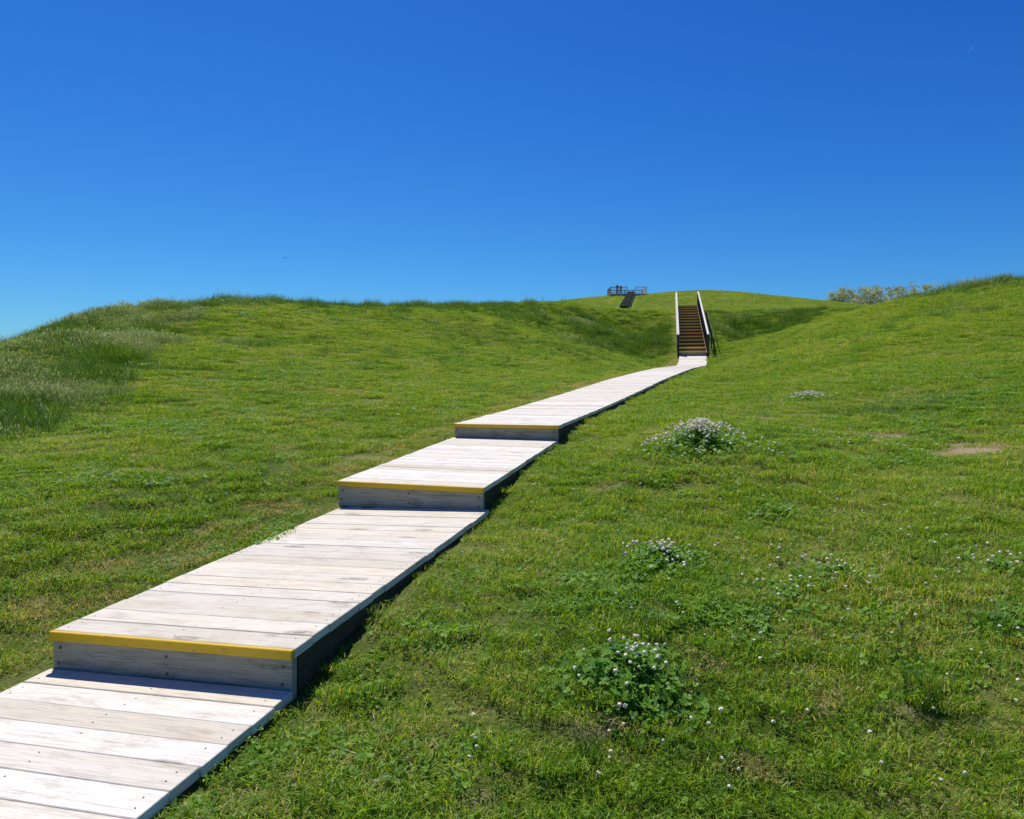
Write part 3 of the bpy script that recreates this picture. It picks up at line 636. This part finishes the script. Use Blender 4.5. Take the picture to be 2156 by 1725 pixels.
# ------------------------------------------------------------------ trees
def tree_leaf():
    m,nt=newmat('tree_foliage'); at=N(nt,'ShaderNodeAttribute',attribute_name='brand').outputs['Fac']
    c=ramp(nt,at,[(0,(.20,.25,.09)),(.5,(.42,.46,.20)),(1,(.66,.66,.36))])
    p=N(nt,'ShaderNodeBsdfDiffuse'); t=N(nt,'ShaderNodeBsdfTranslucent'); nt.links.new(c,p.inputs[0]); nt.links.new(c,t.inputs[0])
    mx=N(nt,'ShaderNodeMixShader'); mx.inputs[0].default_value=.5; nt.links.new(p.outputs[0],mx.inputs[1]); nt.links.new(t.outputs[0],mx.inputs[2])
    o=N(nt,'ShaderNodeOutputMaterial'); nt.links.new(mx.outputs[0],o.inputs[0]); return m
M_tl=tree_leaf(); M_bark=simple('bark',(.12,.09,.06))
def tree(x,y,z0,H,cw,seed):
    rr=random.Random(seed); e=empty('tree',None,'distant broadleaf tree with yellow-green spring foliage behind hill','tree'); e.location=(x,y,z0); e['group']='distant trees behind the hill'
    vs=[(0,0,0),(0,0,H*.3),(rr.uniform(-.3,.3),0,H*.55),(0,0,H*.8)]; es=[(0,1),(1,2),(2,3)]; rs=[.32,.26,.17,.06]
    clumps=[]
    for i in range(9):
        a=rr.uniform(0,6.28); r=cw*.5*rr.uniform(.45,1); hz=H*rr.uniform(.6,.92); r*=math.sqrt(max(.3,1-((hz/H-.6)/.45)**2))
        p=(r*math.cos(a),r*math.sin(a),hz); b=1 if i%2 else 2; vs.append(p); es.append((b,len(vs)-1)); rs.append(.05); clumps.append((p,rr.uniform(.8,1.4)))
    for i in range(40):
        a=rr.uniform(0,6.28); hz=H*rr.uniform(.45,1.0); r=cw*.55*rr.uniform(.2,1)*math.sqrt(max(.3,1-((hz/H-.62)/.42)**2)); clumps.append(((r*math.cos(a),r*math.sin(a),hz),rr.uniform(.4,1.2)))
    skin('trunk',vs,es,rs,M_bark,e,1)
    V=[];Fc=[];B=[]
    for (p,cr) in clumps:
        sh=rr.uniform(0,.7)
        for k in range(int(65*cr)):
            d=Vector((rr.gauss(0,1),rr.gauss(0,1),rr.gauss(0,.8))).normalized()*cr*rr.uniform(.3,1.2); c=Vector(p)+d
            a1=Vector((rr.gauss(0,1),rr.gauss(0,1),rr.gauss(0,1))).normalized()*rr.uniform(.10,.22); a2=a1.orthogonal()*.8
            i=len(V); V+=[tuple(c-a1),tuple(c+a2),tuple(c+a1),tuple(c-a2)]; Fc.append((i,i+1,i+2,i+3)); B.append(min(1,sh+rr.uniform(0,.45)))
    me=bpy.data.meshes.new('crown'); me.from_pydata(V,[],Fc); at=me.attributes.new('brand','FLOAT','FACE'); at.data.foreach_set('value',B); me.materials.append(M_tl)
    o=bpy.data.objects.new('crown',me); scene.collection.objects.link(o); o.parent=e
for i,(px,top,cw) in enumerate(((1758,616,4.5),(1782,610,5.5),(1808,607,6),(1834,608,6),(1860,605,6),(1886,606,6.5),(1912,602,6.5),(1938,603,6.5),(1964,604,6),(1990,606,6),(2015,606,5))):
    Yt=165+(i%3)*5; X_,_,Zt=P(px,top,Yt); z0=float(height([X_],[Yt])[0]); tree(X_,Yt,z0,Zt-z0,cw*1.3,i+3)
# ------------------------------------------------------------------ bird & contrail
M_bird=simple('bird_feathers',(.03,.03,.035))
bx,by,bz=P(600,543,90)
vs=[(0,-.16,0),(0,.0,0),(0,.14,.01),(0,.2,.02),(-.03,.0,.02),(-.28,.03,.09),(-.5,-.06,.02),(.03,.0,.02),(.28,.03,.09),(.5,-.06,.02)]
b=skin('bird',[tuple(c*.7 for c in v_) for v_ in vs],[(0,1),(1,2),(2,3),(1,4),(4,5),(5,6),(1,7),(7,8),(8,9)],[.012,.035,.03,.015,.02,.02,.01,.02,.02,.01],M_bird,None,1)
b.location=(bx,by,bz); b['label']='small dark bird gliding with wings spread in sky'; b['category']='bird'; b.rotation_euler=(0,.15,.8)
p0=Vector(P(2037,114,3000)); p1=Vector(P(2051,96,3000))
bm=bmesh.new(); dd=(p1-p0); side=Vector((dd.z,0,-dd.x)).normalized(); rings=[]
for k in range(9):
    t=k/8; c=p0+dd*t; r_=.9*(.3+.7*math.sin(math.pi*min(1,t*.9+.05)))
    rings.append([bm.verts.new(c+side*r_*math.cos(a)+Vector((0,1,0))*r_*math.sin(a)) for a in np.linspace(0,2*math.pi,7)[:-1]])
for a,b_ in zip(rings,rings[1:]):
    for k in range(6): bm.faces.new((a[k],a[(k+1)%6],b_[(k+1)%6],b_[k]))
me=bpy.data.meshes.new('contrail'); bm.to_mesh(me); bm.free(); me.materials.append(simple('contrail_vapour',(.25,.6,.9)))
o=bpy.data.objects.new('contrail',me); scene.collection.objects.link(o); o['label']='short thin pale contrail in clear blue sky'; o['category']='contrail'
# ------------------------------------------------------------------ light
SE=62; SA=-24
sv=Vector((math.sin(math.radians(SA))*math.cos(math.radians(SE)),math.cos(math.radians(SA))*math.cos(math.radians(SE)),math.sin(math.radians(SE))))
sl=bpy.data.lights.new('sun','SUN'); sl.energy=5.0; sl.angle=math.radians(.5); sl.color=(1,.95,.86)
so=bpy.data.objects.new('sun',sl); scene.collection.objects.link(so); so.rotation_euler=(-sv).to_track_quat('-Z','Y').to_euler()
w=bpy.data.worlds.new('World'); scene.world=w; w.use_nodes=True; nt=w.node_tree; nt.nodes.clear()
sky=N(nt,'ShaderNodeTexSky'); sky.sky_type='NISHITA'; sky.sun_disc=False; sky.sun_elevation=math.radians(SE); sky.sun_rotation=math.radians(SA)
sky.air_density=1.0; sky.dust_density=.3; sky.ozone_density=2.0; sky.altitude=0
sp=N(nt,'ShaderNodeSeparateColor'); nt.links.new(sky.outputs[0],sp.inputs[0]); cb=N(nt,'ShaderNodeCombineColor')
for i,(a,p) in enumerate(((.42,1.85),(.77,1.45),(1.06,.97))):
    v=math_(nt,'MULTIPLY',math_(nt,'POWER',math_(nt,'MULTIPLY',sp.outputs[i],.1),p),10*a); nt.links.new(v,cb.inputs[i])
bg=N(nt,'ShaderNodeBackground'); bg.inputs[1].default_value=.1; nt.links.new(cb.outputs[0],bg.inputs[0]); o=N(nt,'ShaderNodeOutputWorld'); nt.links.new(bg.outputs[0],o.inputs[0])
# ------------------------------------------------------------------ camera
cd=bpy.data.cameras.new('camera'); cd.sensor_width=36; cd.lens=36*F/2156; cd.shift_y=-62.5/2156; cd.clip_start=.05; cd.clip_end=6000
co_=bpy.data.objects.new('camera',cd); scene.collection.objects.link(co_); co_.location=(0,0,0); co_.rotation_euler=(math.pi/2,0,0); scene.camera=co_
